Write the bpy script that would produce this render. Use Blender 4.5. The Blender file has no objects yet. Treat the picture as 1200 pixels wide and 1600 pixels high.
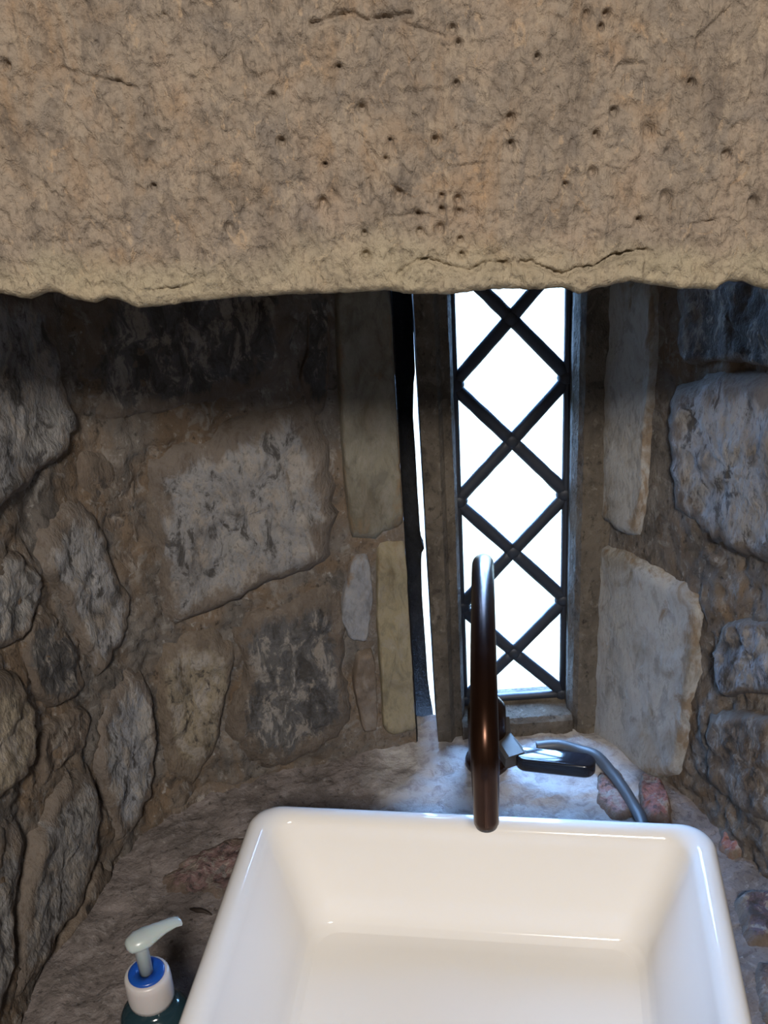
import bpy, math, random
from math import sin, cos, pi, sqrt, atan2, hypot, exp
from mathutils import Vector, Matrix, noise

random.seed(7)
SC = bpy.context.scene
COL = SC.collection

# ------------------------------------------------------------------ camera
FPX, CX, CY = 1650.0, 600.0, 800.0
EYE = Vector((0, 0, 1.55))
_d = Vector(((830 - CX) / FPX, -(4215 - CY) / FPX, -1.0)).normalized()     # where the plumb line points, in camera axes
_u = -_d
_f = Vector((0, 0, -1.0))
_y = (_f - _f.dot(_u) * _u).normalized()
_x = _y.cross(_u)
ROT = Matrix((_x, _y, _u))                                                 # camera -> world
cam_data = bpy.data.cameras.new('camera')
cam = bpy.data.objects.new('camera', cam_data)
COL.objects.link(cam)
cam.matrix_world = Matrix.Translation(EYE) @ ROT.to_4x4()
cam_data.sensor_fit = 'VERTICAL'
cam_data.sensor_height = 36.0
cam_data.lens = 36.0 * FPX / 1600.0
cam_data.clip_start = 0.01
SC.camera = cam

# ------------------------------------------------------------------ sky
world = bpy.data.worlds.new('sky')
SC.world = world
world.use_nodes = True
bg = world.node_tree.nodes['Background']
bg.inputs['Color'].default_value = (0.28, 0.52, 1.0, 1)
bg.inputs['Strength'].default_value = 66.0

# ------------------------------------------------------------------ lights and exposure
def area(name, loc, look, sx, sy, power, color, portal=False):
    l = bpy.data.lights.new(name, 'AREA')
    l.shape = 'RECTANGLE'; l.size = sx; l.size_y = sy; l.energy = power; l.color = color
    o = bpy.data.objects.new(name, l)
    COL.objects.link(o)
    o.location = loc
    o.rotation_euler = (Vector(look) - Vector(loc)).to_track_quat('-Z', 'Y').to_euler()
    if portal:
        l.cycles.is_portal = True
    return o
area('window_portal', (0.125, 1.12, 1.13), (0.125, 0.0, 1.13), 0.30, 0.82, 1, (1, 1, 1), True)      # guides sky sampling through the opening
area('ceiling_lamp', (0.02, -1.08, 2.36), (0.02, -0.48, 0.4), 0.34, 0.30, 50, (1.0, 0.92, 0.83))
SC.view_settings.view_transform = 'Standard'
SC.view_settings.look = 'None'
SC.view_settings.exposure = 0.0
SC.view_settings.gamma = 1.0
SC.view_settings.use_curve_mapping = False

# ------------------------------------------------------------------ helpers
def ray(px, py):
    return ROT @ Vector(((px - CX) / FPX, -(py - CY) / FPX, -1.0))
def at_z(px, py, z):
    r = ray(px, py); return EYE + r * ((z - EYE.z) / r.z)
def at_y(px, py, y):
    r = ray(px, py); return EYE + r * (y / r.y)
def fbm(v, o=4, h=1.0):
    return noise.fractal(v, h, 2.0, o)
def sstep(a, b, x):
    t = min(1.0, max(0.0, (x - a) / (b - a))); return t * t * (3 - 2 * t)

def link(name, me, mat=None, parent=None, **props):
    o = bpy.data.objects.new(name, me)
    COL.objects.link(o)
    if mat is not None and me is not None:
        me.materials.clear(); me.materials.append(mat)
    if parent is not None:
        o.parent = parent
    for k, v in props.items():
        o[k] = v
    return o
def mesh(name, verts, faces, smooth=True):
    me = bpy.data.meshes.new(name)
    me.from_pydata([tuple(v) for v in verts], [], faces)
    me.update()
    if smooth:
        me.polygons.foreach_set('use_smooth', [True] * len(me.polygons))
    return me
def grid_faces(nu, nv, wrap=False):
    f = []
    for j in range(nv - 1):
        for i in range(nu if wrap else nu - 1):
            a = j * nu + i; b = j * nu + (i + 1) % nu
            f.append((a, b, b + nu, a + nu))
    return f
def loft(rings, cap0=True, cap1=True):
    n = len(rings[0]); v = [p for r in rings for p in r]
    f = grid_faces(n, len(rings), True)
    if cap0: f.append(tuple(reversed(range(n))))
    if cap1: f.append(tuple(range(len(v) - n, len(v))))
    return v, f
def tube(path, radius, n=20, flat=1.0):
    """Rings along a path; radius is a number or a list, ends rounded over."""
    m = len(path); rings = []
    rad = radius if isinstance(radius, (list, tuple)) else [radius] * m
    ref = None
    for i, p in enumerate(path):
        t = (path[min(i + 1, m - 1)] - path[max(i - 1, 0)]).normalized()
        if ref is None:
            ref = t.orthogonal().normalized()
        ref = (ref - ref.dot(t) * t).normalized()
        b = t.cross(ref)
        rings.append([p + (ref * cos(2 * pi * k / n) + b * sin(2 * pi * k / n) * flat) * rad[i] for k in range(n)])
    return loft(rings)
def catmull(pts, k=8, closed=False):
    out = []; n = len(pts)
    for i in range(n if closed else n - 1):
        if closed:
            p0, p1, p2, p3 = pts[i - 1], pts[i], pts[(i + 1) % n], pts[(i + 2) % n]
        else:
            p0, p1, p2, p3 = pts[max(i - 1, 0)], pts[i], pts[i + 1], pts[min(i + 2, n - 1)]
        for j in range(k):
            t = j / k
            out.append(0.5 * ((2 * p1) + (p2 - p0) * t + (2 * p0 - 5 * p1 + 4 * p2 - p3) * t * t + (3 * p1 - p0 - 3 * p2 + p3) * t ** 3))
    if not closed:
        out.append(pts[-1].copy())
    return out
def lathe(prof, n=32, sx=1.0, sy=1.0, base=Vector((0, 0, 0))):
    rings = [[base + Vector((r * sx * cos(2 * pi * k / n), r * sy * sin(2 * pi * k / n), z)) for k in range(n)] for r, z in prof]
    return loft(rings)
def box(x0, x1, y0, y1, z0, z1):
    v = [(x, y, z) for z in (z0, z1) for y in (y0, y1) for x in (x0, x1)]
    return v, [(0, 2, 3, 1), (4, 5, 7, 6), (0, 1, 5, 4), (2, 6, 7, 3), (0, 4, 6, 2), (1, 3, 7, 5)]
def bevel_mod(o, w, seg=3):
    m = o.modifiers.new('bevel', 'BEVEL'); m.width = w; m.segments = seg; m.limit_method = 'ANGLE'
    return o
def resample(pts, n):
    """Closed polygon of Vectors to n evenly spaced points."""
    L = [0.0]
    for i in range(len(pts)):
        L.append(L[-1] + (pts[(i + 1) % len(pts)] - pts[i]).length)
    out = []; j = 0
    for k in range(n):
        s = L[-1] * k / n
        while L[j + 1] < s: j += 1
        t = (s - L[j]) / max(1e-9, L[j + 1] - L[j])
        out.append(pts[j].lerp(pts[(j + 1) % len(pts)], t))
    return out

# ------------------------------------------------------------------ materials
def nodes_of(name, rough=0.8, metal=0.0, spec=0.5):
    m = bpy.data.materials.new(name); m.use_nodes = True
    nt = m.node_tree; b = nt.nodes['Principled BSDF']
    b.inputs['Roughness'].default_value = rough
    b.inputs['Metallic'].default_value = metal
    b.inputs['Specular IOR Level'].default_value = spec
    return m, nt, b
def N(nt, kind, **kw):
    n = nt.nodes.new(kind)
    for k, v in kw.items():
        if k in n.inputs: n.inputs[k].default_value = v
        else: setattr(n, k, v)
    return n
def coords(nt, scale=(1, 1, 1)):
    t = N(nt, 'ShaderNodeTexCoord'); mp = N(nt, 'ShaderNodeMapping')
    mp.inputs['Scale'].default_value = scale
    nt.links.new(t.outputs['Object'], mp.inputs['Vector'])
    return mp.outputs['Vector']
def ramp(nt, src, stops):
    r = N(nt, 'ShaderNodeValToRGB'); e = r.color_ramp.elements
    while len(e) < len(stops): e.new(0.5)
    for el, (p, c) in zip(e, stops):
        el.position = p; el.color = (*c, 1) if len(c) == 3 else c
    nt.links.new(src, r.inputs['Fac'])
    return r.outputs['Color']
def tex(nt, vec, scale, detail=6, rough=0.6, dist=0.0):
    n = N(nt, 'ShaderNodeTexNoise', Scale=scale, Detail=detail, Roughness=rough, Distortion=dist)
    nt.links.new(vec, n.inputs['Vector'])
    return n.outputs['Fac']
def mix(nt, fac, a, b, mode='MIX'):
    m = N(nt, 'ShaderNodeMix', data_type='RGBA', blend_type=mode)
    for sock, v in ((m.inputs[0], fac), (m.inputs[6], a), (m.inputs[7], b)):
        if isinstance(v, bpy.types.NodeSocket): nt.links.new(v, sock)
        elif isinstance(v, (int, float)): sock.default_value = v
        else: sock.default_value = (*v, 1)
    return m.outputs[2]
def bump(nt, b, src, strength, dist):
    n = N(nt, 'ShaderNodeBump', Strength=strength, Distance=dist)
    nt.links.new(src, n.inputs['Height']); nt.links.new(n.outputs['Normal'], b.inputs['Normal'])
def plain(name, color, rough=0.4, metal=0.0, spec=0.5, var=0.08, scale=30.0, **extra):
    m, nt, b = nodes_of(name, rough, metal, spec)
    f = tex(nt, coords(nt), scale)
    c2 = tuple(max(0.0, x * (1 - var * 2)) for x in color)
    nt.links.new(ramp(nt, f, [(0.3, c2), (0.7, color)]), b.inputs['Base Color'])
    for k, v in extra.items():
        b.inputs[k.replace('_', ' ')].default_value = v
    return m

def rubble_stone_material(name='rubble stone', dressed=False):
    """Weathered stone; each stone's own tint comes from its object colour, mortar is smeared over its margin."""
    m, nt, b = nodes_of(name, 0.8, 0, 0.3)
    oi = N(nt, 'ShaderNodeObjectInfo')
    v = coords(nt, (1, 1, 0.5))
    off = N(nt, 'ShaderNodeVectorMath', operation='ADD')
    rnd = N(nt, 'ShaderNodeMath', operation='MULTIPLY'); rnd.inputs[1].default_value = 17.0
    nt.links.new(oi.outputs['Random'], rnd.inputs[0])
    nt.links.new(v, off.inputs[0]); nt.links.new(rnd.outputs[0], off.inputs[1])
    v = off.outputs[0]
    big = tex(nt, v, 20, 5, 0.62, 1.0)
    mid = tex(nt, v, 60, 8, 0.70, 0.6)
    fine = tex(nt, v, 280, 4, 0.62)
    col = oi.outputs['Color']
    lo = (0.62, 0.58, 0.53) if dressed else (0.34, 0.31, 0.29)
    c = mix(nt, 1.0, col, ramp(nt, big, [(0.34, lo), (0.5, (0.95, 0.95, 0.97)), (0.68, (1.0, 0.98, 0.94))]), 'MULTIPLY')
    k = 0.35 if dressed else 1.0
    c = mix(nt, ramp(nt, mid, [(0.51, (0, 0, 0)), (0.58, (0.8 * k,) * 3)]), c, mix(nt, big, (0.17, 0.125, 0.08), (0.36, 0.35, 0.34)))
    c = mix(nt, ramp(nt, mid, [(0.39, (0.85 * k,) * 3), (0.46, (0, 0, 0))]), c, (0.040, 0.036, 0.034))
    c = mix(nt, ramp(nt, fine, [(0.34, (0.45 * k,) * 3), (0.46, (0, 0, 0))]), c, (0.05, 0.045, 0.04))
    at = N(nt, 'ShaderNodeAttribute', attribute_name='smear')
    blot = tex(nt, v, 38, 6, 0.66, 0.8)
    sm = N(nt, 'ShaderNodeMath', operation='MULTIPLY_ADD'); sm.inputs[1].default_value = 2.6
    nt.links.new(blot, sm.inputs[0]); nt.links.new(at.outputs['Fac'], sm.inputs[2])
    sh = N(nt, 'ShaderNodeMath', operation='SUBTRACT'); sh.inputs[1].default_value = 0.95; nt.links.new(sm.outputs[0], sh.inputs[0])
    smear = (0.25, 0.165, 0.085) if dressed else (0.145, 0.122, 0.10)
    c = mix(nt, ramp(nt, sh.outputs[0], [(0.70, (0, 0, 0)), (1.0, (0.8, 0.8, 0.8))]), c, mix(nt, fine, mix(nt, big, (0.065, 0.058, 0.052), (0.14, 0.088, 0.055)), smear))
    nt.links.new(c, b.inputs['Base Color'])
    h = N(nt, 'ShaderNodeMath', operation='ADD'); nt.links.new(mid, h.inputs[0]); nt.links.new(fine, h.inputs[1])
    bump(nt, b, h.outputs[0], 0.35 if dressed else 0.7, 0.004)
    return m
def mortar_material(name, a, bcol, speck, ochre=None):
    m, nt, b = nodes_of(name, 0.9, 0, 0.25)
    v = coords(nt, (1, 1, 0.7))
    f = tex(nt, v, 28, 7, 0.65, 0.4); g = tex(nt, v, 150, 5, 0.65)
    c = ramp(nt, f, [(0.32, a), (0.62, bcol)])
    if ochre:
        c = mix(nt, ramp(nt, tex(nt, v, 13, 5, 0.62, 1.0), [(0.42, (0, 0, 0)), (0.60, (0.75, 0.75, 0.75))]), c, mix(nt, f, tuple(x * 0.5 for x in ochre), ochre))
    g2 = tex(nt, v, 62, 6, 0.68, 0.8)
    c = mix(nt, ramp(nt, g2, [(0.54, (0, 0, 0)), (0.63, (0.6, 0.6, 0.6))]), c, tuple(0.5 * (p + q) for p, q in zip(bcol, speck)))
    c = mix(nt, ramp(nt, g2, [(0.34, (0.6, 0.6, 0.6)), (0.44, (0, 0, 0))]), c, tuple(x * 0.55 for x in a))
    c = mix(nt, ramp(nt, g, [(0.60, (0, 0, 0)), (0.72, (0.8, 0.8, 0.8))]), c, speck)
    c = mix(nt, ramp(nt, g, [(0.30, (0.8, 0.8, 0.8)), (0.42, (0, 0, 0))]), c, tuple(x * 0.3 for x in a))
    nt.links.new(c, b.inputs['Base Color'])
    h = N(nt, 'ShaderNodeMath', operation='ADD'); nt.links.new(f, h.inputs[0]); nt.links.new(g, h.inputs[1])
    bump(nt, b, h.outputs[0], 0.7, 0.004)
    return m
def lintel_material():
    m, nt, b = nodes_of('tooled sandstone', 0.85, 0, 0.25)
    v = coords(nt, (1, 1, 0.62))
    big = tex(nt, v, 24, 6, 0.65, 0.8); mid = tex(nt, v, 62, 8, 0.72, 0.3); fine = tex(nt, v, 330, 5, 0.65)
    hue = tex(nt, v, 34, 4, 0.55, 1.2)
    c = ramp(nt, big, [(0.30, (0.225, 0.185, 0.152)), (0.5, (0.33, 0.272, 0.215)), (0.70, (0.40, 0.31, 0.235))])
    c = mix(nt, ramp(nt, hue, [(0.52, (0, 0, 0)), (0.70, (0.55, 0.55, 0.55))]), c, (0.36, 0.235, 0.135))
    c = mix(nt, ramp(nt, hue, [(0.28, (0.6, 0.6, 0.6)), (0.45, (0, 0, 0))]), c, (0.215, 0.195, 0.18))
    c = mix(nt, ramp(nt, mid, [(0.33, (0.65, 0.65, 0.65)), (0.46, (0, 0, 0))]), c, (0.13, 0.10, 0.075))
    c = mix(nt, ramp(nt, mid, [(0.53, (0, 0, 0)), (0.66, (0.75, 0.75, 0.75))]), c, (0.45, 0.365, 0.275))
    st = tex(nt, coords(nt, (1, 1, 0.28)), 150, 6, 0.7, 0.3)
    fl = tex(nt, v, 115, 5, 0.65, 1.2)
    c = mix(nt, ramp(nt, st, [(0.34, (0.7, 0.7, 0.7)), (0.46, (0, 0, 0))]), c, (0.15, 0.125, 0.105))
    c = mix(nt, ramp(nt, st, [(0.55, (0, 0, 0)), (0.66, (0.5, 0.5, 0.5))]), c, (0.38, 0.32, 0.26))
    c = mix(nt, ramp(nt, fl, [(0.60, (0, 0, 0)), (0.67, (0.8, 0.8, 0.8))]), c, mix(nt, hue, (0.46, 0.40, 0.32), (0.48, 0.29, 0.15)))
    lip = N(nt, 'ShaderNodeAttribute', attribute_name='pale_bed')
    lf = N(nt, 'ShaderNodeMath', operation='MULTIPLY'); lf.inputs[1].default_value = 0.75
    nt.links.new(lip.outputs['Fac'], lf.inputs[0])
    c = mix(nt, lf.outputs[0], c, mix(nt, mid, (0.36, 0.31, 0.21), (0.56, 0.49, 0.35)))
    c = mix(nt, ramp(nt, fine, [(0.33, (0.5, 0.5, 0.5)), (0.47, (0, 0, 0))]), c, (0.14, 0.11, 0.085))
    nt.links.new(c, b.inputs['Base Color'])
    h = N(nt, 'ShaderNodeMath', operation='ADD'); nt.links.new(mid, h.inputs[0]); nt.links.new(fine, h.inputs[1])
    bump(nt, b, h.outputs[0], 0.75, 0.004)
    return m
def glass_material():
    m = bpy.data.materials.new('old window glass'); m.use_nodes = True
    nt = m.node_tree; nt.nodes.clear()
    out = N(nt, 'ShaderNodeOutputMaterial'); mx = N(nt, 'ShaderNodeMixShader')
    tr = N(nt, 'ShaderNodeBsdfTransparent'); gl = N(nt, 'ShaderNodeBsdfGlossy', Roughness=0.05)
    f = tex(nt, coords(nt), 45, 4)
    nt.links.new(ramp(nt, f, [(0.35, (0.86, 0.92, 0.93)), (0.6, (0.98, 1.0, 1.0))]), tr.inputs['Color'])
    fr = N(nt, 'ShaderNodeFresnel')
    geo = N(nt, 'ShaderNodeNewGeometry'); ior = N(nt, 'ShaderNodeMath', operation='MULTIPLY_ADD')      # a thin sheet: both faces reflect alike
    ior.inputs[1].default_value = 1 / 1.45 - 1.45; ior.inputs[2].default_value = 1.45
    nt.links.new(geo.outputs['Backfacing'], ior.inputs[0]); nt.links.new(ior.outputs[0], fr.inputs['IOR'])
    bp = N(nt, 'ShaderNodeBump', Strength=0.2, Distance=0.002)
    nt.links.new(f, bp.inputs['Height']); nt.links.new(bp.outputs['Normal'], gl.inputs['Normal'])
    nt.links.new(fr.outputs[0], mx.inputs[0]); nt.links.new(tr.outputs[0], mx.inputs[1]); nt.links.new(gl.outputs[0], mx.inputs[2])
    nt.links.new(mx.outputs[0], out.inputs['Surface'])
    return m
def lawn_material():
    m, nt, b = nodes_of('mottled lawn', 0.95, 0, 0.1)
    f = tex(nt, coords(nt), 3.5, 8, 0.7)
    nt.links.new(ramp(nt, f, [(0.34, (0.060, 0.036, 0.017)), (0.45, (0.095, 0.062, 0.032)), (0.6, (0.16, 0.11, 0.06))]), b.inputs['Base Color'])
    return m

M_STONE = rubble_stone_material()
M_QUOIN = rubble_stone_material('dressed jamb stone', True)
M_MORTAR = mortar_material('brown lime mortar', (0.068, 0.060, 0.054), (0.150, 0.134, 0.120), (0.29, 0.28, 0.265), (0.19, 0.128, 0.078))
M_GAP_SHADE = mortar_material('gap shade mortar', (0.006, 0.006, 0.007), (0.016, 0.015, 0.015), (0.03, 0.03, 0.03))  # mortar coloured near black: the deep shade of the gap is put into the colour
M_LEDGE = mortar_material('grey ledge mortar', (0.10, 0.086, 0.080), (0.20, 0.172, 0.165), (0.29, 0.27, 0.265))
def add_lime(m):
    nt = m.node_tree; b = nt.nodes['Principled BSDF']; src = b.inputs['Base Color'].links[0].from_socket
    at = N(nt, 'ShaderNodeAttribute', attribute_name='lime')
    t = tex(nt, coords(nt), 70, 6, 0.65, 0.5)
    nt.links.new(mix(nt, at.outputs['Fac'], src, mix(nt, ramp(nt, t, [(0.36, (0, 0, 0)), (0.52, (1, 1, 1))]), (0.27, 0.25, 0.25), (0.40, 0.385, 0.38))), b.inputs['Base Color'])
add_lime(M_LEDGE)
M_LINTEL = lintel_material()
M_PLASTER = mortar_material('limewashed plaster', (0.16, 0.145, 0.125), (0.22, 0.20, 0.175), (0.28, 0.26, 0.24))
M_FLAG = mortar_material('flagstone', (0.16, 0.14, 0.12), (0.24, 0.21, 0.18), (0.3, 0.28, 0.25))
M_FRAME = mortar_material('weathered brown window stone', (0.055, 0.045, 0.035), (0.12, 0.10, 0.078), (0.18, 0.16, 0.13))
M_LEAD = plain('lead came', (0.030, 0.034, 0.045), 0.55, 0.3)
M_GLASS = glass_material()
M_LAWN = lawn_material()
M_CERAMIC = plain('white glazed ceramic', (0.80, 0.77, 0.73), 0.10, 0, 0.5, 0.01, 8)
M_BRONZE = plain('oil rubbed bronze', (0.048, 0.021, 0.012), 0.27, 0.8, 0.5, 0.15, 60)
M_BRASS = plain('worn brass', (0.075, 0.062, 0.048), 0.5, 0.25, 0.5, 0.15, 60)
M_BLACK = plain('black lacquer', (0.012, 0.012, 0.016), 0.12, 0, 0.5)
M_CABLE = plain('grey rubber sheath', (0.06, 0.066, 0.075), 0.5, 0, 0.5)
M_PUMP = plain('translucent white plastic', (0.50, 0.57, 0.57), 0.28, 0, 0.5, 0.03, 20, Transmission_Weight=0.25, Subsurface_Weight=0.2)
M_COLLAR = plain('milky plastic collar', (0.48, 0.455, 0.465), 0.33, 0, 0.5, 0.03, 20, Subsurface_Weight=0.15)
M_BLUE = plain('blue plastic ring', (0.007, 0.065, 0.34), 0.3, 0, 0.5)
M_TEAL = plain('dark teal bottle plastic', (0.018, 0.045, 0.06), 0.12, 0, 0.6, 0.05, 20, Transmission_Weight=0.3)
M_SPLINTER = plain('dark wood splinter', (0.03, 0.02, 0.015), 0.7)
M_CHROME = plain('chrome', (0.7, 0.7, 0.72), 0.15, 1.0)

# ------------------------------------------------------------------ niche plan
LEDGE_Z, TOP_Z, LINTEL_Y = 0.80, 1.50, 0.55
class Wall:
    """A vertical surface over a smoothed plan line; u runs along the line, z up; normal points into the niche."""
    def __init__(self, pts, flip):
        pl = catmull([Vector(p) for p in pts], 10)
        self.p = pl; self.L = [0.0]
        for a, b in zip(pl, pl[1:]): self.L.append(self.L[-1] + (b - a).length)
        self.flip = flip
    def at(self, s):
        i = 0; n = len(self.p) - 2
        while i < n and self.L[i + 1] < s: i += 1
        t = (s - self.L[i]) / (self.L[i + 1] - self.L[i])
        a, b = self.p[i], self.p[i + 1]
        d0 = (self.p[i + 1] - self.p[max(i - 1, 0)]).normalized(); d1 = (self.p[min(i + 2, n + 1)] - self.p[i]).normalized()
        d = d0.lerp(d1, min(1, max(0, t))).normalized()
        return a.lerp(b, t), Vector((-d.y, d.x)) * self.flip
    def surf(self, s, z, h):
        p, n = self.at(s)
        return Vector((p.x + n.x * h, p.y + n.y * h, z))
    def hit(self, px, py):
        r = ray(px, py); k = r.x / r.y
        g = [q.x - k * q.y for q in self.p]
        for i in range(len(g) - 1):
            if g[i] == 0 or g[i] * g[i + 1] < 0 or i == len(g) - 2 :
                if g[i] * g[i + 1] <= 0:
                    t = g[i] / (g[i] - g[i + 1]); break
        else:
            i, t = (0, (0 if abs(g[0]) < abs(g[-1]) else 1))
            if t: i = len(g) - 2
        q = self.p[i].lerp(self.p[i + 1], t)
        return Vector((self.L[i] + t * (self.L[i + 1] - self.L[i]), EYE.z + r.z / r.y * q.y))
WL = Wall([(0.019, 0.952), (-0.05, 0.938), (-0.15, 0.912), (-0.232, 0.875), (-0.282, 0.805), (-0.318, 0.705), (-0.335, 0.62), (-0.352, 0.50), (-0.36, 0.42)], 1)
WR = Wall([(0.222, 0.965), (0.252, 0.905), (0.284, 0.845), (0.318, 0.755), (0.345, 0.66), (0.365, 0.52), (0.37, 0.42)], -1)
class Ledge:
    def surf(self, u, v, h): return Vector((u, v, LEDGE_Z + h))
    def hit(self, px, py):
        p = at_z(px, py, LEDGE_Z); return Vector((p.x, p.y))
LG = Ledge()

def ledge_height(x, y):
    h = 0.004 * fbm(Vector((x * 28, y * 28, 1.3)), 5) + 0.0015 * fbm(Vector((x * 120, y * 120, 4)), 3)
    h += 0.004 * sstep(0.80, 0.95, y) * (0.5 + fbm(Vector((x * 30, y * 30, 7)), 3))
    return h
def wall_height(s, z, seed):
    return 0.007 * fbm(Vector((s * 20, z * 16, seed)), 4) + 0.0045 * fbm(Vector((s * 75, z * 60, seed + 5)), 4)

# ------------------------------------------------------------------ the setting
def rough_wall(name, W, seed, label):
    ns, nz = int(W.L[-1] / 0.0035), 220
    v = []
    for j in range(nz + 1):
        z = 0.70 + (TOP_Z - 0.70) * j / nz
        for i in range(ns + 1):
            s = W.L[-1] * i / ns
            v.append(W.surf(s, z, wall_height(s, z, seed) * (0.3 + 0.7 * sstep(0.08, 0.18, s))))
    return link(name, mesh(name, v, grid_faces(ns + 1, nz + 1)), M_MORTAR, kind='structure', label=label)
wall_left = rough_wall('wall_left', WL, 3.0, 'rubble stone splay of the niche in brown mortar, to the left of the leaded window')
wall_right = rough_wall('wall_right', WR, 9.0, 'pale dressed jamb stones and rubble splay beside the leaded window, above the cable')

def pillow(name, S, pix, H, color, parent, edge=0.22, rough=1.0, n=72, base=0.0, mat=None, tilt=0.0, sink=0.006, soft=1, smear=(1, 1)):
    """A stone lying in surface S: outline from its corners, sunk edge, rounded shoulder, uneven face."""
    pts = [S.hit(*p) for p in pix]
    for _ in range(soft):                                   # knock the corners off
        q = []
        for i in range(len(pts)):
            a, b = pts[i], pts[(i + 1) % len(pts)]
            q += [a.lerp(b, 0.12), a.lerp(b, 0.88)]
        pts = q
    out = resample(pts, n)
    c = Vector((0, 0))
    for p in out: c += p
    c /= n
    sd = random.uniform(0, 50)
    R0 = sum((p - c).length for p in out) / n
    for i, p in enumerate(out):
        k = 1 + 0.075 * rough * fbm(Vector((p.x * 90, p.y * 90, sd)), 3)
        out[i] = c + (p - c) * k
    H *= 0.62
    ts = [1.03, 1.0, 0.975, 0.945, 0.90, 0.85, 0.79, 0.72, 0.65, 0.57, 0.49, 0.41, 0.33, 0.25, 0.17, 0.08]
    rings = []
    ta = random.uniform(-1, 1) * tilt; tb = random.uniform(-1, 1) * tilt
    def hh(q, t):
        e = min(1.0, max(0.0, (1.0 - t) / edge))
        h = -sink + (H + sink) * (1 - (1 - e) ** 2.2) if t < 1.0 else -sink - 0.012 * (t - 1.0) / 0.03
        h += base * e
        h += e * rough * (0.0048 * fbm(Vector((q.x * 26, q.y * 22, sd)), 4) + 0.0030 * fbm(Vector((q.x * 75, q.y * 75, sd + 3)), 4))
        d = q - c
        return h + e * (ta * d.x + tb * d.y)
    for t in ts:
        rings.append([S.surf(q.x, q.y, hh(q, t)) for q in (c + (p - c) * t for p in out)])
    v, f = loft(rings, False, False)
    v.append(S.surf(c.x, c.y, hh(c, 0)))
    L = len(v) - 1
    f += [(L - n + i, L - n + (i + 1) % n, L) for i in range(n)]
    me = mesh(name, v, f)
    sv = []
    for t in ts:
        for p in out:                                       # smear=(towards larger u, towards smaller u)
            side = 0.5 + 0.5 * (p.x - c.x) / max(1e-6, (p - c).length)
            sv.append(sstep(0.50, 1.0, t) * (smear[0] * side + smear[1] * (1 - side)))
    sv.append(0.0)
    me.attributes.new('smear', 'FLOAT', 'POINT').data.foreach_set('value', sv)
    o = link(name, me, mat or M_STONE, parent)
    o.color = (*color, 1)
    return o

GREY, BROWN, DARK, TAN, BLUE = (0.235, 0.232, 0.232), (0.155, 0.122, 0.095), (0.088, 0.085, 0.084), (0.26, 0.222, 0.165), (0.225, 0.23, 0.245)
left_stones = [
    ([(-60, 430), (88, 440), (98, 590), (126, 665), (104, 705), (50, 755), (-60, 850)], 0.016, GREY),
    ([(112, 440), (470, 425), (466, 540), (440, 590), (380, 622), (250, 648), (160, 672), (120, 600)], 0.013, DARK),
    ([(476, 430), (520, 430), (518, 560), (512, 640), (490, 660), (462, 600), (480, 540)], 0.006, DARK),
    ([(236, 712), (320, 678), (420, 630), (490, 612), (518, 690), (532, 800), (520, 880), (430, 912), (330, 957), (256, 985), (240, 905), (226, 800)], 0.015, GREY),
    ([(130, 705), (170, 690), (215, 720), (212, 810), (232, 930), (212, 920), (182, 880), (160, 800), (118, 752)], 0.004, BROWN),
    ([(72, 800), (112, 765), (150, 800), (175, 880), (203, 930), (200, 1000), (152, 1064), (122, 1010), (88, 935), (50, 880)], 0.014, GREY),
    ([(-60, 900), (20, 850), (70, 900), (60, 950), (30, 1010), (-60, 1030)], 0.010, GREY),
    ([(42, 960), (80, 948), (116, 1010), (136, 1072), (86, 1112), (54, 1092), (34, 1022)], 0.010, DARK),
    ([(-60, 1050), (20, 1040), (48, 1110), (46, 1190), (18, 1236), (-60, 1290)], 0.014, TAN),
    ([(206, 1036), (232, 1060), (241, 1150), (238, 1232), (206, 1302), (180, 1328), (163, 1262), (144, 1192), (150, 1112), (174, 1062)], 0.015, BLUE),
    ([(64, 1135), (125, 1095), (140, 1110), (135, 1170), (98, 1190), (62, 1240), (56, 1180)], 0.006, BROWN),
    ([(95, 1198), (140, 1190), (160, 1262), (152, 1332), (122, 1420), (82, 1472), (50, 1540), (16, 1570), (24, 1420), (52, 1302)], 0.014, GREY),
    ([(-60, 1310), (12, 1262), (44, 1290), (20, 1400), (5, 1560), (-60, 1680)], 0.012, GREY),
    ([(152, 1345), (176, 1342), (192, 1380), (112, 1502), (72, 1625), (18, 1680), (62, 1545)], 0.008, BROWN),
    ([(246, 1002), (330, 972), (374, 1010), (352, 1100), (336, 1180), (300, 1232), (264, 1222), (248, 1130)], 0.014, TAN),
    ([(352, 985), (430, 932), (520, 902), (545, 952), (540, 1050), (556, 1120), (520, 1172), (440, 1205), (372, 1192), (346, 1132), (384, 1050)], 0.012, DARK),
    ([(260, 1262), (330, 1222), (432, 1215), (392, 1262), (330, 1305), (270, 1322), (236, 1320)], 0.006, BROWN),
    ([(214, 1320), (258, 1300), (262, 1340), (215, 1400), (172, 1440), (186, 1386)], 0.006, BROWN),
]
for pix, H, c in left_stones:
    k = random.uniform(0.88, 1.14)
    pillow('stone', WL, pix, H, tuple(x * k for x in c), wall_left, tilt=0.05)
right_stones = [
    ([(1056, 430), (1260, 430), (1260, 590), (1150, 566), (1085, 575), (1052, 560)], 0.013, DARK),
    ([(1050, 600), (1088, 588), (1135, 572), (1260, 600), (1260, 900), (1150, 868), (1092, 832), (1050, 790), (1042, 700)], 0.016, (0.27, 0.27, 0.275)),
    ([(1136, 962), (1260, 965), (1260, 1100), (1182, 1085), (1130, 1092), (1112, 1025)], 0.012, BLUE),
    ([(1104, 1112), (1172, 1102), (1260, 1122), (1260, 1300), (1172, 1282), (1108, 1225)], 0.012, BROWN),
]
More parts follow.
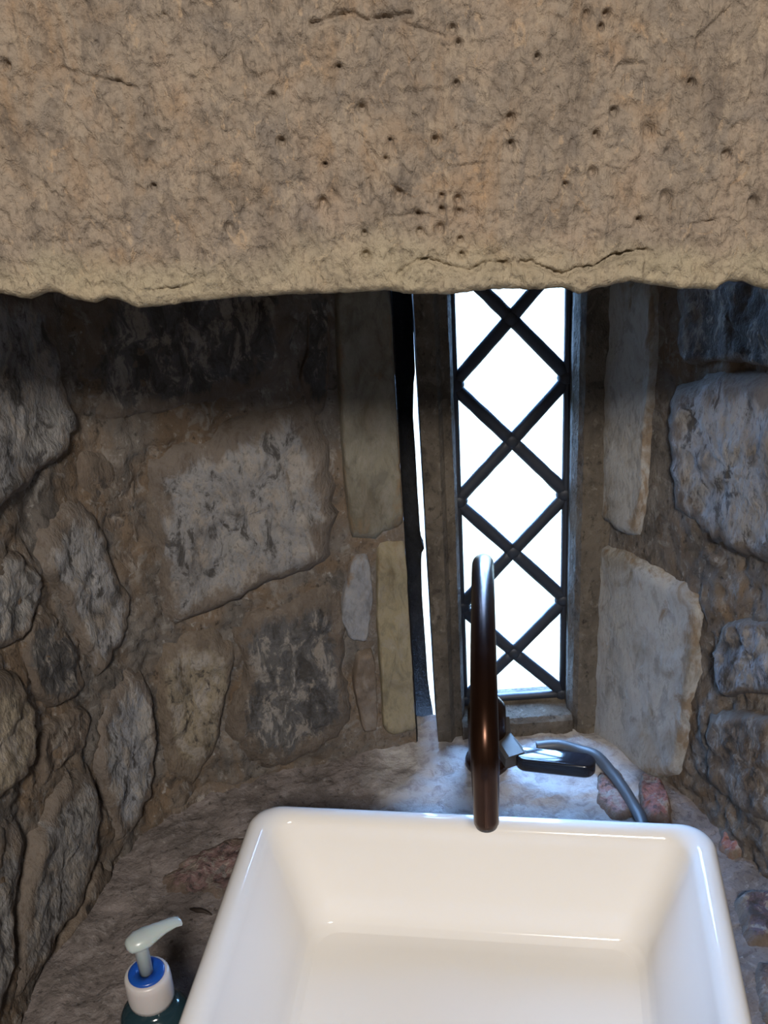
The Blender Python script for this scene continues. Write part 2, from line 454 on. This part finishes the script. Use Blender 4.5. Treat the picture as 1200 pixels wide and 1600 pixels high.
for pix, H, c in right_stones:
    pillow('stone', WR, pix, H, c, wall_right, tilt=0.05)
# dressed jamb stones: flat faces, square edges
CREAM, PALE = (0.185, 0.172, 0.135), (0.36, 0.355, 0.335)
left_quoins = [
    ([(520, 425), (640, 425), (633, 600), (638, 800), (641, 828), (600, 838), (548, 850), (536, 760), (528, 640)], CREAM),
    ([(588, 848), (643, 834), (655, 950), (666, 1100), (668, 1146), (598, 1150), (592, 1050), (586, 950)], (0.25, 0.215, 0.14)),
    ([(546, 868), (576, 862), (583, 930), (572, 1002), (546, 1000), (528, 960)], BLUE),
    ([(556, 1015), (584, 1010), (590, 1140), (566, 1145), (548, 1060)], BROWN),
]
right_quoins = [
    ([(950, 425), (1032, 425), (1028, 600), (1016, 700), (1014, 780), (1000, 848), (940, 815), (946, 650)], PALE),
    ([(938, 840), (1000, 866), (1046, 892), (1100, 926), (1106, 942), (1092, 1040), (1080, 1130), (1066, 1215), (1020, 1222), (960, 1185), (924, 1160), (930, 1000)], PALE),
]
for pix, c in left_quoins:
    pillow('jamb_stone', WL, pix, 0.013, c, wall_left, edge=0.12, rough=0.55, soft=1, mat=M_QUOIN, smear=(0.25, 0.35))
for pix, c in right_quoins:
    pillow('jamb_stone', WR, pix, 0.013, c, wall_right, edge=0.10, rough=0.4, soft=1, mat=M_QUOIN, smear=(0.62, 0.0))

# return of the left splay behind the gap beside the window frame, and the mortar that half fills that gap; the gap's shade is painted on both
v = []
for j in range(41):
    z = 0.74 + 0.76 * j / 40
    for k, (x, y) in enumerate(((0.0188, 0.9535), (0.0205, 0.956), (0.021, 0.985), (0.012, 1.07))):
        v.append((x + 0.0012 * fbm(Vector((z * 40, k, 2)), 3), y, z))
link('reveal', mesh('reveal', v, grid_faces(4, 41)), M_GAP_SHADE, wall_left)
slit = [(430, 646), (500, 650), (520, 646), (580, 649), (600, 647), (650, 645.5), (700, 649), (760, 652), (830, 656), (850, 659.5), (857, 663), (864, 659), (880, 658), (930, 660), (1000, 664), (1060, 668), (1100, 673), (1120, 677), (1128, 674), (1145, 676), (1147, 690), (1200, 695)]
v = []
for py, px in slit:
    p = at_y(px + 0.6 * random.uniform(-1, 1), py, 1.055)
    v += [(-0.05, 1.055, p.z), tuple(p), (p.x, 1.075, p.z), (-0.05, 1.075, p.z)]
link('mortar_fill', mesh('mortar_fill', v, grid_faces(4, len(slit), True), False), M_GAP_SHADE, wall_left)

# ------------------------------------------------------------------ lintel
edge_px = [(-120, 468), (0, 462), (25, 468), (45, 471), (72, 460), (92, 461), (112, 471), (148, 477), (166, 468), (184, 474), (215, 485), (260, 480), (300, 475), (380, 468), (450, 463), (540, 461), (600, 457), (640, 462), (700, 462), (760, 455), (820, 455), (880, 451), (905, 461), (930, 452), (960, 445), (985, 440), (1010, 446), (1050, 452), (1100, 455), (1120, 456), (1140, 445), (1165, 443), (1185, 451), (1205, 457), (1320, 448)]
EDGE = [at_y(px, py, LINTEL_Y) for px, py in edge_px]
def edge_z(x):
    if x <= EDGE[0].x: return EDGE[0].z
    for a, b in zip(EDGE, EDGE[1:]):
        if x <= b.x: return a.z + (b.z - a.z) * (x - a.x) / (b.x - a.x)
    return EDGE[-1].z
def lin(px, py):
    p = at_y(px, py, LINTEL_Y); return (p.x, p.z)
cracks = [([(488, 36), (505, 33), (530, 25), (552, 22), (575, 34), (598, 30), (640, 22)], 0.0035, 0.006),
          ([(96, 108), (115, 113), (140, 121), (190, 130), (212, 140), (225, 170), (232, 192)], 0.0022, 0.0035),
          ([(622, 430), (650, 412), (668, 407), (700, 418), (735, 425), (765, 412), (790, 414)], 0.003, 0.006),
          ([(812, 412), (830, 410), (855, 422), (880, 431), (900, 420), (930, 418), (955, 402), (980, 396), (1010, 392)], 0.003, 0.007),
          ([(965, 104), (1010, 100)], 0.002, 0.003), ([(218, 455), (270, 452), (300, 447)], 0.002, 0.004), ([(700, 262), (760, 256)], 0.0016, 0.003),
          ([(605, 340), (670, 336)], 0.0018, 0.003), ([(1080, 352), (1120, 346)], 0.002, 0.003), ([(1090, 60), (1140, 12)], 0.002, 0.003),
          ([(560, 210), (590, 250), (610, 290), (640, 310)], 0.003, 0.003), ([(610, 30), (700, 60)], 0.002, 0.0025), ([(255, 20), (275, 42)], 0.0016, 0.003)]
cracks = [([lin(*p) for p in pl], w, d) for pl, w, d in cracks]
pit_px = [(797, 184, 5), (800, 225, 4), (801, 233, 3), (932, 212, 5), (928, 270, 7), (1040, 310, 8), (714, 132, 5), (623, 304, 7), (655, 336, 4), (656, 362, 5), (688, 357, 6), (690, 328, 4), (716, 312, 6), (718, 332, 5), (691, 306, 4), (918, 22, 5), (948, 22, 5), (941, 42, 4), (505, 318, 7), (440, 222, 5), (426, 150, 5), (566, 170, 6), (358, 356, 6), (12, 103, 5), (1178, 316, 6), (1135, 243, 6), (1000, 345, 4), (570, 366, 4), (572, 400, 6), (720, 375, 4), (603, 250, 4), (680, 220, 5), (708, 45, 5), (717, 68, 4), (722, 400, 4), (610, 220, 3), (240, 292, 4), (1080, 130, 5), (885, 290, 4), (530, 105, 3), (508, 258, 3), (840, 90, 4), (1015, 205, 9), (960, 175, 5)]
pits = []
for px, py, r in pit_px:
    x, z = lin(px, py); pits.append((x, z, r * 0.42 / FPX * 1.35, 0.007))
for _ in range(90):
    x, z = lin(random.uniform(0, 1200), random.uniform(0, 450)); pits.append((x, z, random.uniform(0.0004, 0.0009), random.uniform(0.001, 0.003)))
def seg_d(x, z, pl):
    best = 9
    for (ax, az), (bx, bz) in zip(pl, pl[1:]):
        dx, dz = bx - ax, bz - az
        t = min(1, max(0, ((x - ax) * dx + (z - az) * dz) / (dx * dx + dz * dz)))
        best = min(best, hypot(x - ax - t * dx, z - az - t * dz))
    return best
def line_z(x, pl):
    for (ax, az), (bx, bz) in zip(pl, pl[1:]):
        if ax <= x <= bx: return az + (bz - az) * (x - ax) / max(1e-9, bx - ax)
    return pl[0][1] if x < pl[0][0] else pl[-1][1]
def build_lintel():
    xs = [-0.95, -0.8, -0.6, -0.45, -0.35, -0.3, -0.27] + [-0.25 + 0.00085 * i for i in range(589)] + [0.27, 0.3, 0.35, 0.45, 0.6, 0.8, 0.95]
    vs = [0.0009 * j for j in range(200)] + [0.19, 0.21, 0.25, 0.3, 0.4, 0.5, 0.6]
    pit_cells = {}
    for p in pits:
        pit_cells.setdefault((int(p[0] // 0.02), int(p[1] // 0.02)), []).append(p)
    boxes = [(min(p[0] for p in pl) - 0.012, max(p[0] for p in pl) + 0.012, min(p[1] for p in pl) - 0.012, max(p[1] for p in pl) + 0.012) for pl, w, d in cracks]
    V, pale = [], []
    nx = len(xs)
    back = [(0.55, 0.050), (0.30, 0.040), (0.12, 0.028), (0.05, 0.016), (0.02, 0.008), (0.008, 0.003)]
    for dy, up in back:                                         # the underside, running back over the niche
        for x in xs:
            V.append((x, LINTEL_Y + 0.006 + dy, edge_z(x) + up + 0.003 * fbm(Vector((x * 30, dy * 30, 2)), 3))); pale.append(0.2)
    fine_x = lambda x: -0.25 <= x <= 0.25
    for dv in vs:
        for x in xs:
            ez = edge_z(x)
            z = ez + dv if dv < 0.17 else 1.42 + dv
            h = 0.0
            if fine_x(x) and dv < 0.19:
                q = Vector((x, z * 0.75, 0))
                h = 0.0022 * fbm(q * 26, 3) + 0.0013 * fbm(q * 85 + Vector((3, 0, 1)), 4)
                h += 0.0013 * fbm(q * 210, 4, 0.8) + 0.0012 * max(0.0, fbm(q * 130 + Vector((9, 2, 4)), 3))
                for (pl, w, d), (a, b, c_, e) in zip(cracks, boxes):
                    if a < x < b and c_ < z < e:
                        wob = 0.0010 * fbm(Vector((x * 300, z * 300, 8)), 2)
                        k = abs(seg_d(x, z, pl) + wob) / (w * 0.42)
                        if k < 3: h -= d * exp(-k * k) * (0.75 + 0.5 * fbm(Vector((x * 110, z * 60, 3)), 2))
                        if w >= 0.0029 and d >= 0.006 and dv < 0.03:          # the bed below the crack stands proud, flaking off
                            h += 0.0022 * sstep(0.001, -0.0006, z - line_z(x, pl)) * sstep(pl[0][0], pl[0][0] + 0.003, x) * sstep(pl[-1][0], pl[-1][0] - 0.003, x)
                ci, cj = int(x // 0.02), int(z // 0.02)
                for i in (-1, 0, 1):
                    for j in (-1, 0, 1):
                        for (px_, pz_, r, d) in pit_cells.get((ci + i, cj + j), ()):
                            k = ((x - px_) ** 2 + (z - pz_) ** 2 * 0.7) / (r * r)
                            if k < 6: h -= d * exp(-k)
                round_ = max(0.0, 1 - dv / 0.005)
                h -= 0.005 * round_ * round_
            V.append((x, LINTEL_Y - h, z))
            n_ = 0.5 + fbm(Vector((x * 22, z * 22, 5)), 3) * 0.7
            cov = 0.022 + 0.012 * n_ + 0.014 * exp(-((x - 0.0) / 0.06) ** 2)
            pale.append(sstep(cov, cov * 0.35, dv) * (0.55 + 0.45 * n_) if dv < 0.1 else 0.0)
    f = [tuple(reversed(q)) for q in grid_faces(nx, len(back) + len(vs))]
    me = mesh('lintel', V, f)
    at = me.attributes.new('pale_bed', 'FLOAT', 'POINT')
    at.data.foreach_set('value', [min(1, max(0, a)) for a in pale])
    return link('lintel', me, M_LINTEL, kind='structure', label='massive pitted sandstone lintel with cracked pale lower edge over the niche')
build_lintel()

# ------------------------------------------------------------------ ledge, piers, room shell
nx, ny = 230, 190
v, lime = [], []
for j in range(ny + 1):
    y = 0.25 + 0.75 * j / ny
    for i in range(nx + 1):
        x = -0.46 + 0.92 * i / nx
        v.append((x, y, LEDGE_Z + ledge_height(x, y)))
        d = hypot((x - 0.115) / 0.15, (y - 0.90) / 0.17) + 0.25 * fbm(Vector((x * 25, y * 25, 11)), 4)
        lime.append(sstep(1.05, 0.75, d))
lme = mesh('ledge', v, grid_faces(nx + 1, ny + 1))
lme.attributes.new('lime', 'FLOAT', 'POINT').data.foreach_set('value', lime)
ledge = link('ledge', lme, M_LEDGE, kind='structure', label='rough mortared stone ledge of the niche that carries the basin')
link('slab', mesh('slab', *box(-0.46, 0.46, 0.25, 1.0, 0.70, 0.788), False), M_FRAME, ledge)
RED = (0.27, 0.12, 0.10)
PINK = (0.27, 0.165, 0.155)
for pix, c, H in (([(930, 1205), (962, 1195), (985, 1222), (1000, 1275), (960, 1290), (930, 1262)], PINK, 0.006),
                  ([(1000, 1205), (1035, 1218), (1052, 1262), (1050, 1295), (1012, 1292), (992, 1245)], RED, 0.009),
                  ([(1126, 1302), (1160, 1306), (1172, 1336), (1140, 1344), (1120, 1325)], RED, 0.010),
                  ([(1176, 1330), (1250, 1330), (1260, 1372), (1186, 1372)], (0.13, 0.115, 0.12), 0.009),
                  ([(1142, 1396), (1260, 1386), (1270, 1476), (1166, 1486)], (0.10, 0.075, 0.09), 0.010),
                  ([(1170, 1504), (1270, 1496), (1280, 1600), (1190, 1610)], (0.16, 0.12, 0.11), 0.010),
                  ([(268, 1348), (372, 1300), (420, 1310), (356, 1412), (270, 1404), (240, 1380)], (0.21, 0.135, 0.13), 0.003)):
    o = pillow('brick', LG, pix, H, c, ledge, edge=0.3, base=0.002)

struct = dict(kind='structure')
for nm, b, m in (('floor', box(-1.3, 1.3, -2.1, 0.75, -0.1, 0.0), M_FLAG),
                 ('ceiling', box(-1.3, 1.3, -2.1, 0.75, 2.45, 2.55), M_PLASTER),
                 ('wall_back', box(-1.3, 1.3, -2.2, -2.1, 0, 2.45), M_PLASTER),
                 ('wall_west', box(-1.4, -1.3, -2.1, 0.75, 0, 2.45), M_PLASTER),
                 ('wall_east', box(1.3, 1.4, -2.1, 0.75, 0, 2.45), M_PLASTER),
                 ('wall_front', box(-1.3, 1.3, 0.62, 0.75, 1.98, 2.45), M_PLASTER)):
    link(nm, mesh(nm, *b, False), m, **struct)
wf = bpy.data.objects['wall_front']
for nm, b in (('pier', box(-1.3, -0.355, 0.55, 0.75, 0, 1.99)), ('pier', box(0.368, 1.3, 0.55, 0.75, 0, 1.99)), ('breast', box(-0.46, 0.46, 0.45, 0.75, 0, 0.71))):
    link(nm, mesh(nm, *b, False), M_FLAG, wf)
link('ground', mesh('ground', [(-30, 1.4, -1.6), (30, 1.4, -1.6), (30, 60, -1.6), (-30, 60, -1.6)], [(0, 1, 2, 3)], False), M_LAWN, **struct)

# ------------------------------------------------------------------ window
FY, GY = 0.952, 0.985
wl, wr = (at_y(703, 457, GY).x + at_y(722, 1090, GY).x) / 2, (at_y(893, 455, GY).x + at_y(880, 1090, GY).x) / 2
wb = at_y(800, 1091, GY).z
fl_t, fl_b = at_y(643, 460, FY).x, at_y(684, 1140, FY).x
fr = at_y(960, 455, FY).x + 0.012
fb, ft = 0.765, 1.52
win = link('window_1', None, kind='structure', label='narrow leaded light of clear diamond panes in a brown stone surround')
def prism(name, prof_b, prof_t, zb, zt, mat, parent):
    """Upright moulding: the same cross-section points at the bottom and the top."""
    n = len(prof_b); rows = 30; v = []
    for j in range(rows + 1):
        t = j / rows
        for k, (a, b) in enumerate(zip(prof_b, prof_t)):
            w = 0.0006 * fbm(Vector((t * 24, k * 3.1, a[0] * 50)), 3)
            v.append((a[0] + (b[0] - a[0]) * t + w, a[1] + (b[1] - a[1]) * t + w, zb + (zt - zb) * t))
    f = grid_faces(n, rows + 1, True) + [tuple(reversed(range(n))), tuple(range(rows * n, rows * n + n))]
    return link(name, mesh(name, v, f, False), mat, parent)
lj = lambda x0: [(x0, FY), (wl - 0.017, FY), (wl - 0.012, FY + 0.007), (wl - 0.0035, FY + 0.009), (wl, FY + 0.016), (wl, GY + 0.016), (wl - 0.02, 1.10), (x0 + 0.004, 1.10), (x0 + 0.001, 1.0)]
prism('jamb', lj(fl_b), lj(fl_t), fb, ft, M_FRAME, win)
rj = [(fr, FY), (fr, 1.10), (wr + 0.02, 1.10), (wr, GY + 0.016), (wr, FY + 0.016), (wr + 0.0045, FY + 0.006), (wr + 0.009, FY)]
prism('jamb', rj, rj, fb, ft, M_FRAME, win)
x0, x1 = wl - 0.004, wr + 0.004
prof = [(FY + 0.001, fb), (FY + 0.001, wb - 0.012), (FY + 0.006, wb - 0.0075), (GY - 0.004, wb - 0.003), (GY, wb), (GY + 0.02, wb - 0.001), (GY + 0.03, wb - 0.05), (GY + 0.03, fb)]
v = [(x, y, z) for x in (x0, x1) for y, z in prof]
n = len(prof)
link('sill', mesh('sill', v, [(i, i + n, (i + 1) % n + n, (i + 1) % n) for i in range(n)] + [tuple(range(n)), tuple(reversed(range(n, 2 * n)))], False), M_FRAME, win)
# lattice
cx = (wl + wr) / 2 + 0.0005
z0 = at_y(792, 497, GY).z; dz = (z0 - at_y(800, 1019, GY).z) / 3
ctr = [z0 + dz - k * dz for k in range(5)]
sid = [c - dz / 2 for c in ctr[:-1]] + [wb + 0.003]
top = ctr[0]
def bar(a, b, w, d, name='came'):
    a, b = Vector((a[0], 0, a[1])), Vector((b[0], 0, b[1]))
    t = (b - a).normalized(); s = Vector((-t.z, 0, t.x))
    sec = [(-1, -0.35), (-0.6, -0.85), (0, -1), (0.6, -0.85), (1, -0.35), (1, 0.35), (0.6, 0.85), (0, 1), (-0.6, 0.85), (-1, 0.35)]
    rings = []
    for k in range(9):
        q = a.lerp(b, k / 8)
        wv = w * (1 + 0.10 * fbm(Vector((q.x * 130, q.z * 130, 3)), 3))
        rings.append([Vector((q.x, GY, q.z)) + s * (e * wv) + Vector((0, g * d, 0)) for e, g in sec])
    v, f = loft(rings)
    return link(name, mesh(name, v, f), M_LEAD, win)
W2, D2 = 0.0064, 0.0048
for k in range(len(ctr)):
    zs = sid[k]
    for xe in (wl, wr):
        bar((cx, ctr[k]), (xe, zs), W2, D2)
        if k + 1 < len(ctr):
            bar((xe, zs), (cx, ctr[k + 1]), W2, D2)
for xe in (wl + 0.002, wr - 0.002):
    bar((xe, wb), (xe, ft), 0.0035, D2, 'border_came')
bar((wl, wb + 0.0025), (wr, wb + 0.0025), 0.0045, D2, 'border_came')
for k in range(len(ctr)):                                           # solder joints where the leads cross
    for x, z in ((cx, ctr[k]), (wl + 0.003, sid[k]), (wr - 0.003, sid[k])):
        v, f = lathe([(0.002, -0.0053), (0.006, -0.0047), (0.0092, 0), (0.006, 0.0047), (0.002, 0.0053)], 14)
        v = [Vector((x + p.x, GY + p.z, z + p.y)) for p in v]
        link('solder_joint', mesh('solder_joint', v, f), M_LEAD, win)
def pane(poly):
    tiltx, tiltz = random.uniform(-0.012, 0.012), random.uniform(-0.012, 0.012)
    mx = sum(p[0] for p in poly) / len(poly); mz = sum(p[1] for p in poly) / len(poly)
    v = [(x, GY + e + (x - mx) * tiltx + (z - mz) * tiltz, z) for e in (-0.0012, 0.0012) for x, z in poly]
    n = len(poly)
    f = [tuple(range(n)), tuple(reversed(range(n, 2 * n)))] + [(i, i + n, (i + 1) % n + n, (i + 1) % n) for i in range(n)]
    return link('pane', mesh('pane', v, f, False), M_GLASS, win)
for k in range(len(ctr)):
    if k + 1 < len(ctr):
        pane([(cx, ctr[k]), (wr, sid[k]), (cx, ctr[k + 1]), (wl, sid[k])])
    if k:
        pane([(wl, sid[k - 1]), (cx, ctr[k]), (wl, sid[k])])
        pane([(wr, sid[k - 1]), (wr, sid[k]), (cx, ctr[k])])
pane([(cx, ctr[-1]), (wr, sid[-1]), (wl, sid[-1])])
pane([(wl, ft), (wl, sid[0]), (cx, ctr[0]), (wr, sid[0]), (wr, ft)])

# ------------------------------------------------------------------ basin
RIM = 0.92
BL, BR = at_z(397, 1250, RIM), at_z(1113, 1282, RIM)
ax = (BR - BL); WID = ax.length; ax.normalize()
ay = Vector((ax.y, -ax.x, 0))                                       # towards the viewer
LEN = 0.40
def rrect(inset, r, z, tw=10):
    """Rounded rectangle inset from the rim outline, counted the same for every ring."""
    x0, x1, y0, y1 = inset, WID - inset, inset, LEN - inset
    pts = []
    for cx_, cy_, a0 in ((x0 + r, y0 + r, pi), (x1 - r, y0 + r, 1.5 * pi), (x1 - r, y1 - r, 0), (x0 + r, y1 - r, 0.5 * pi)):
        for k in range(tw):
            a = a0 + 0.5 * pi * k / (tw - 1)
            p = BL + ax * (cx_ + r * cos(a)) + ay * (cy_ + r * sin(a))
            pts.append(Vector((p.x, p.y, z)))
    return pts
prof = [(0.075, 0.02, 0.806), (0.070, 0.022, 0.8062), (0.064, 0.026, 0.810), (0.058, 0.028, 0.818), (0.020, 0.028, 0.890)]
for k in range(9):                                                  # rolled rim
    a = pi * k / 8
    prof.append((0.0085 + 0.0 + 0.0095 - 0.0115 * cos(a) - 0.0075, 0.026 - 0.0005 * k, RIM - 0.0115 + 0.0115 * sin(a)))
BOT = 0.839
in0 = prof[-1][0]
for t in (0.12, 0.3, 0.5, 0.7, 0.85):
    prof.append((in0 + 0.036 * t, 0.022, RIM - 0.0115 - (RIM - 0.0115 - BOT - 0.006) * t))
for k in range(1, 7):
    a = 0.5 * pi * k / 6
    prof.append((in0 + 0.0315 + 0.008 * sin(a) + 0.002 * k / 6, 0.021, BOT + 0.0065 * (1 - sin(a))))
for ins in (0.075, 0.10, 0.13, 0.16):
    prof.append((ins, 0.018, BOT - 0.002 * (ins - 0.06) / 0.1))
rings = []
for k, p in enumerate(prof):
    ring = rrect(*p)
    if k >= 14:                                                     # the floor falls towards the waste
        for q in ring: q.z -= 0.08 * (q - BL).dot(ay) * (RIM - p[2]) / (RIM - BOT)
    rings.append(ring)
v, f = loft(rings)
bas = link('basin', mesh('basin', v, f), M_CERAMIC, label='white square ceramic vessel basin with rounded rim standing on the stone ledge', category='basin')
dc = BL + ax * WID / 2 + ay * LEN / 2
v, f = lathe([(0.004, 0.8255), (0.018, 0.8255), (0.021, 0.8242), (0.022, 0.8200)], 28)
link('drain', mesh('drain', [p + Vector((dc.x, dc.y, 0)) for p in v], f), M_CHROME, bas)

# ------------------------------------------------------------------ tap
out = at_z(760, 1284, 0.968)
dirn = Vector((out.x, out.y, 0)).normalized()
base = dirn * (out.length and Vector((out.x, out.y, 0)).length + 0.275)
base.x = at_y(761, 1140, base.y).x
fwd = Vector((out.x - base.x, out.y - base.y, 0)); reach = fwd.length; fwd.normalize()
rad = reach / 2
zc = 1.020
tap = link('tap', None, label='oil-rubbed bronze gooseneck tap with a side lever, rising behind the white basin', category='tap')
tap.location = (base.x, base.y, LEDGE_Z)
def tlink(name, vf, mat, parent, smooth=True, **kw):
    v, f = vf
    v = [Vector(p) - tap.location for p in v]
    return link(name, mesh(name, v, f, smooth), mat, parent, **kw)
b0 = Vector((base.x, base.y, 0))
path, rr = [], []
for k in range(10):
    path.append(b0 + Vector((0, 0, 0.86 + (zc - 0.86) * k / 10))); rr.append(0.0098)
RISE = 0.069
for k in range(33):
    a = pi * k / 32
    path.append(b0 + fwd * (rad - rad * cos(a)) + Vector((0, 0, zc + RISE * sin(a)))); rr.append(0.0101 + 0.0008 * sstep(0.5, 0.95, k / 32))
zend = 0.968
for k in range(1, 13):
    path.append(b0 + fwd * reach + Vector((0, 0, zc + (zend - zc) * k / 12))); rr.append(0.0109 - 0.0010 * k / 12)
path.append(b0 + fwd * reach + Vector((0, 0, zend - 0.0012))); rr.append(0.0088)
tlink('spout', tube(path, rr, 24), M_BRONZE, tap)
v, f = lathe([(0.0075, 0), (0.0088, 0.0008), (0.0088, 0.006)], 24)
tlink('aerator', ([p + b0 + fwd * reach + Vector((0, 0, zend - 0.004)) for p in v], f), M_BLACK, tap)
v, f = lathe([(0.0245, 0.800), (0.0245, 0.806), (0.0235, 0.809), (0.0210, 0.811), (0.0205, 0.82), (0.0205, 0.868), (0.0198, 0.875), (0.0160, 0.881), (0.0125, 0.885), (0.0110, 0.895)], 32)
tlink('body', ([p + b0 for p in v], f), M_BRONZE, tap)
# lever: brass neck stepping down to a black paddle
LZ = 0.845
n0 = b0 + Vector((0.016, -0.004, LZ + 0.012))
n1 = at_y(784, 1155, base.y - 0.006); n2 = at_y(806, 1188, base.y - 0.036)
rings = []
for q, hw, hh_ in ((n0, 0.008, 0.006), (n1, 0.0105, 0.008), (n1.lerp(n2, 0.5), 0.0115, 0.0085), (n2, 0.012, 0.0085)):
    t = (n2 - n1).normalized(); sd = t.cross(Vector((0, 0, 1))).normalized(); up = sd.cross(t)
    rings.append([q + sd * (hw * a) + up * (hh_ * b) for a, b in ((-1, -0.7), (-0.7, -1), (0.7, -1), (1, -0.7), (1, 0.7), (0.7, 1), (-0.7, 1), (-1, 0.7))])
tlink('lever_neck', loft(rings), M_BRASS, tap, False, label='brass neck of the lever')
pa, pb = at_z(808, 1190, n2.z), at_z(930, 1203, n2.z)
hd = (pb - pa); HL = hd.length; hd.normalize(); hs = Vector((-hd.y, hd.x, 0))
rings = []
hw = 0.0115
for ins, dz_ in ((0.004, -0.0095), (0.0015, -0.0085), (0, -0.006), (0, 0.005), (0.0008, 0.0066), (0.0022, 0.0072)):
    ring = []
    w = hw - ins
    for c0, a0 in ((HL - hw, -0.5 * pi), (hw * 0.8, 0.5 * pi)):
        for k in range(13):
            a = a0 + pi * k / 12
            ring.append(pa + hd * (c0 + w * cos(a)) + hs * (w * sin(a) + 0.006) + Vector((0, 0, dz_)))
    rings.append(ring)
tlink('lever', loft(rings), M_BLACK, tap, label='glossy black lever paddle')

# ------------------------------------------------------------------ cable
def lz(p, up): return Vector((p.x, p.y, LEDGE_Z + max(0, ledge_height(p.x, p.y)) + up))
cp = []
for px, py, up in ((838, 1172, 0.006), (872, 1168, 0.009), (905, 1173, 0.012), (932, 1187, 0.013), (955, 1209, 0.011), (975, 1235, 0.009), (992, 1262, 0.007), (1002, 1282, 0.006), (1008, 1305, 0.006)):
    cp.append(lz(at_z(px, py, LEDGE_Z + up), up))
link('cable', mesh('cable', *tube(catmull(cp, 8), 0.0060, 16)), M_CABLE, label='grey flexible cable curving over the pinkish ledge from window to basin', category='cable')

# ------------------------------------------------------------------ soap dispenser
PZ = 0.931
top_c = at_z(229, 1520, PZ)
sx_, sy_ = top_c.x, top_c.y
disp = link('soap_dispenser', None, label='soap pump bottle with milky collar and blue ring beside the basin', category='soap dispenser')
disp.location = (sx_, sy_, LEDGE_Z + 0.004)
dz0 = PZ - (LEDGE_Z + 0.004)
def dlink(name, vf, mat, parent=disp, smooth=True, **kw):
    return link(name, mesh(name, vf[0], vf[1], smooth), mat, parent, **kw)
def ell(prof, n=36):
    return loft([[Vector((a * cos(2 * pi * k / n), b * sin(2 * pi * k / n), z)) for k in range(n)] for a, b, z in prof])
bx = 0.006
v, f = ell([(0.023, 0.020, 0), (0.0255, 0.022, 0.002), (0.0265, 0.023, 0.010), (0.0265, 0.023, 0.078), (0.0258, 0.0225, 0.085), (0.023, 0.020, 0.091), (0.018, 0.016, 0.0945), (0.0135, 0.0135, 0.096), (0.0125, 0.0125, 0.106)])
dlink('bottle', (v, f), M_TEAL, label='dark teal bottle with soap inside')
rib = []
for r, z in ((0.0150, dz0 - 0.026), (0.0162, dz0 - 0.0255), (0.0165, dz0 - 0.022), (0.0165, dz0 - 0.006), (0.0160, dz0 - 0.0015), (0.0150, dz0), (0.0128, dz0)):
    rib.append([Vector((r * (1 + (0.012 if k % 2 else 0)) * cos(2 * pi * k / 72), r * (1 + (0.012 if k % 2 else 0)) * sin(2 * pi * k / 72), z)) for k in range(72)])
col = dlink('collar', loft(rib), M_COLLAR, label='milky white screw collar')
dlink('closure_ring', lathe([(0.0132, dz0 - 0.004), (0.0132, dz0 + 0.0012), (0.0122, dz0 + 0.0022), (0.0052, dz0 + 0.0018), (0.0050, dz0 - 0.003)], 32), M_BLUE, label='blue closure ring')
hz = dz0 + 0.0300
dlink('stem', lathe([(0.0050, dz0 - 0.003), (0.0050, hz - 0.004), (0.0062, hz - 0.001), (0.0064, hz + 0.002)], 20), M_PUMP)
# nozzle: a head over the stem, a tapering spout with a thin web below
tip = at_z(281, 1441, PZ + 0.030)
nd = Vector((tip.x - sx_, tip.y - sy_, 0)); NL = nd.length; nd.normalize(); ns_ = Vector((-nd.y, nd.x, 0))
rings = []
for s, w, zt, zb in ((-0.010, 0.003, hz + 0.004, hz + 0.000), (-0.008, 0.0062, hz + 0.0065, hz - 0.003), (-0.002, 0.0085, hz + 0.0085, hz - 0.004), (0.005, 0.0085, hz + 0.0085, hz - 0.004), (0.011, 0.0066, hz + 0.0085, hz - 0.003), (NL * 0.6, 0.0052, hz + 0.0075, hz - 0.001), (NL * 0.86, 0.0045, hz + 0.0062, hz - 0.0005), (NL, 0.0042, hz + 0.0045, hz - 0.002), (NL + 0.001, 0.003, hz + 0.0030, hz - 0.001)):
    zm, zh = (zt + zb) / 2, (zt - zb) / 2
    rings.append([nd * s + ns_ * (w * cos(2 * pi * k / 20)) + Vector((0, 0, zm + zh * sin(2 * pi * k / 20))) for k in range(20)])
dlink('nozzle', loft(rings), M_PUMP)

# ------------------------------------------------------------------ splinter
a, b = at_z(296, 1418, LEDGE_Z + 0.004), at_z(331, 1428, LEDGE_Z + 0.004)
pts = [lz(a.lerp(b, k / 6), 0.002) + Vector((0, 0.0006 * sin(k * 2.0), 0)) for k in range(7)]
link('splinter', mesh('splinter', *tube(pts, [0.0006, 0.0016, 0.0021, 0.0020, 0.0016, 0.0012, 0.0005], 8)), M_SPLINTER, label='thin dark splinter lying on the ledge between soap pump and basin', category='splinter')
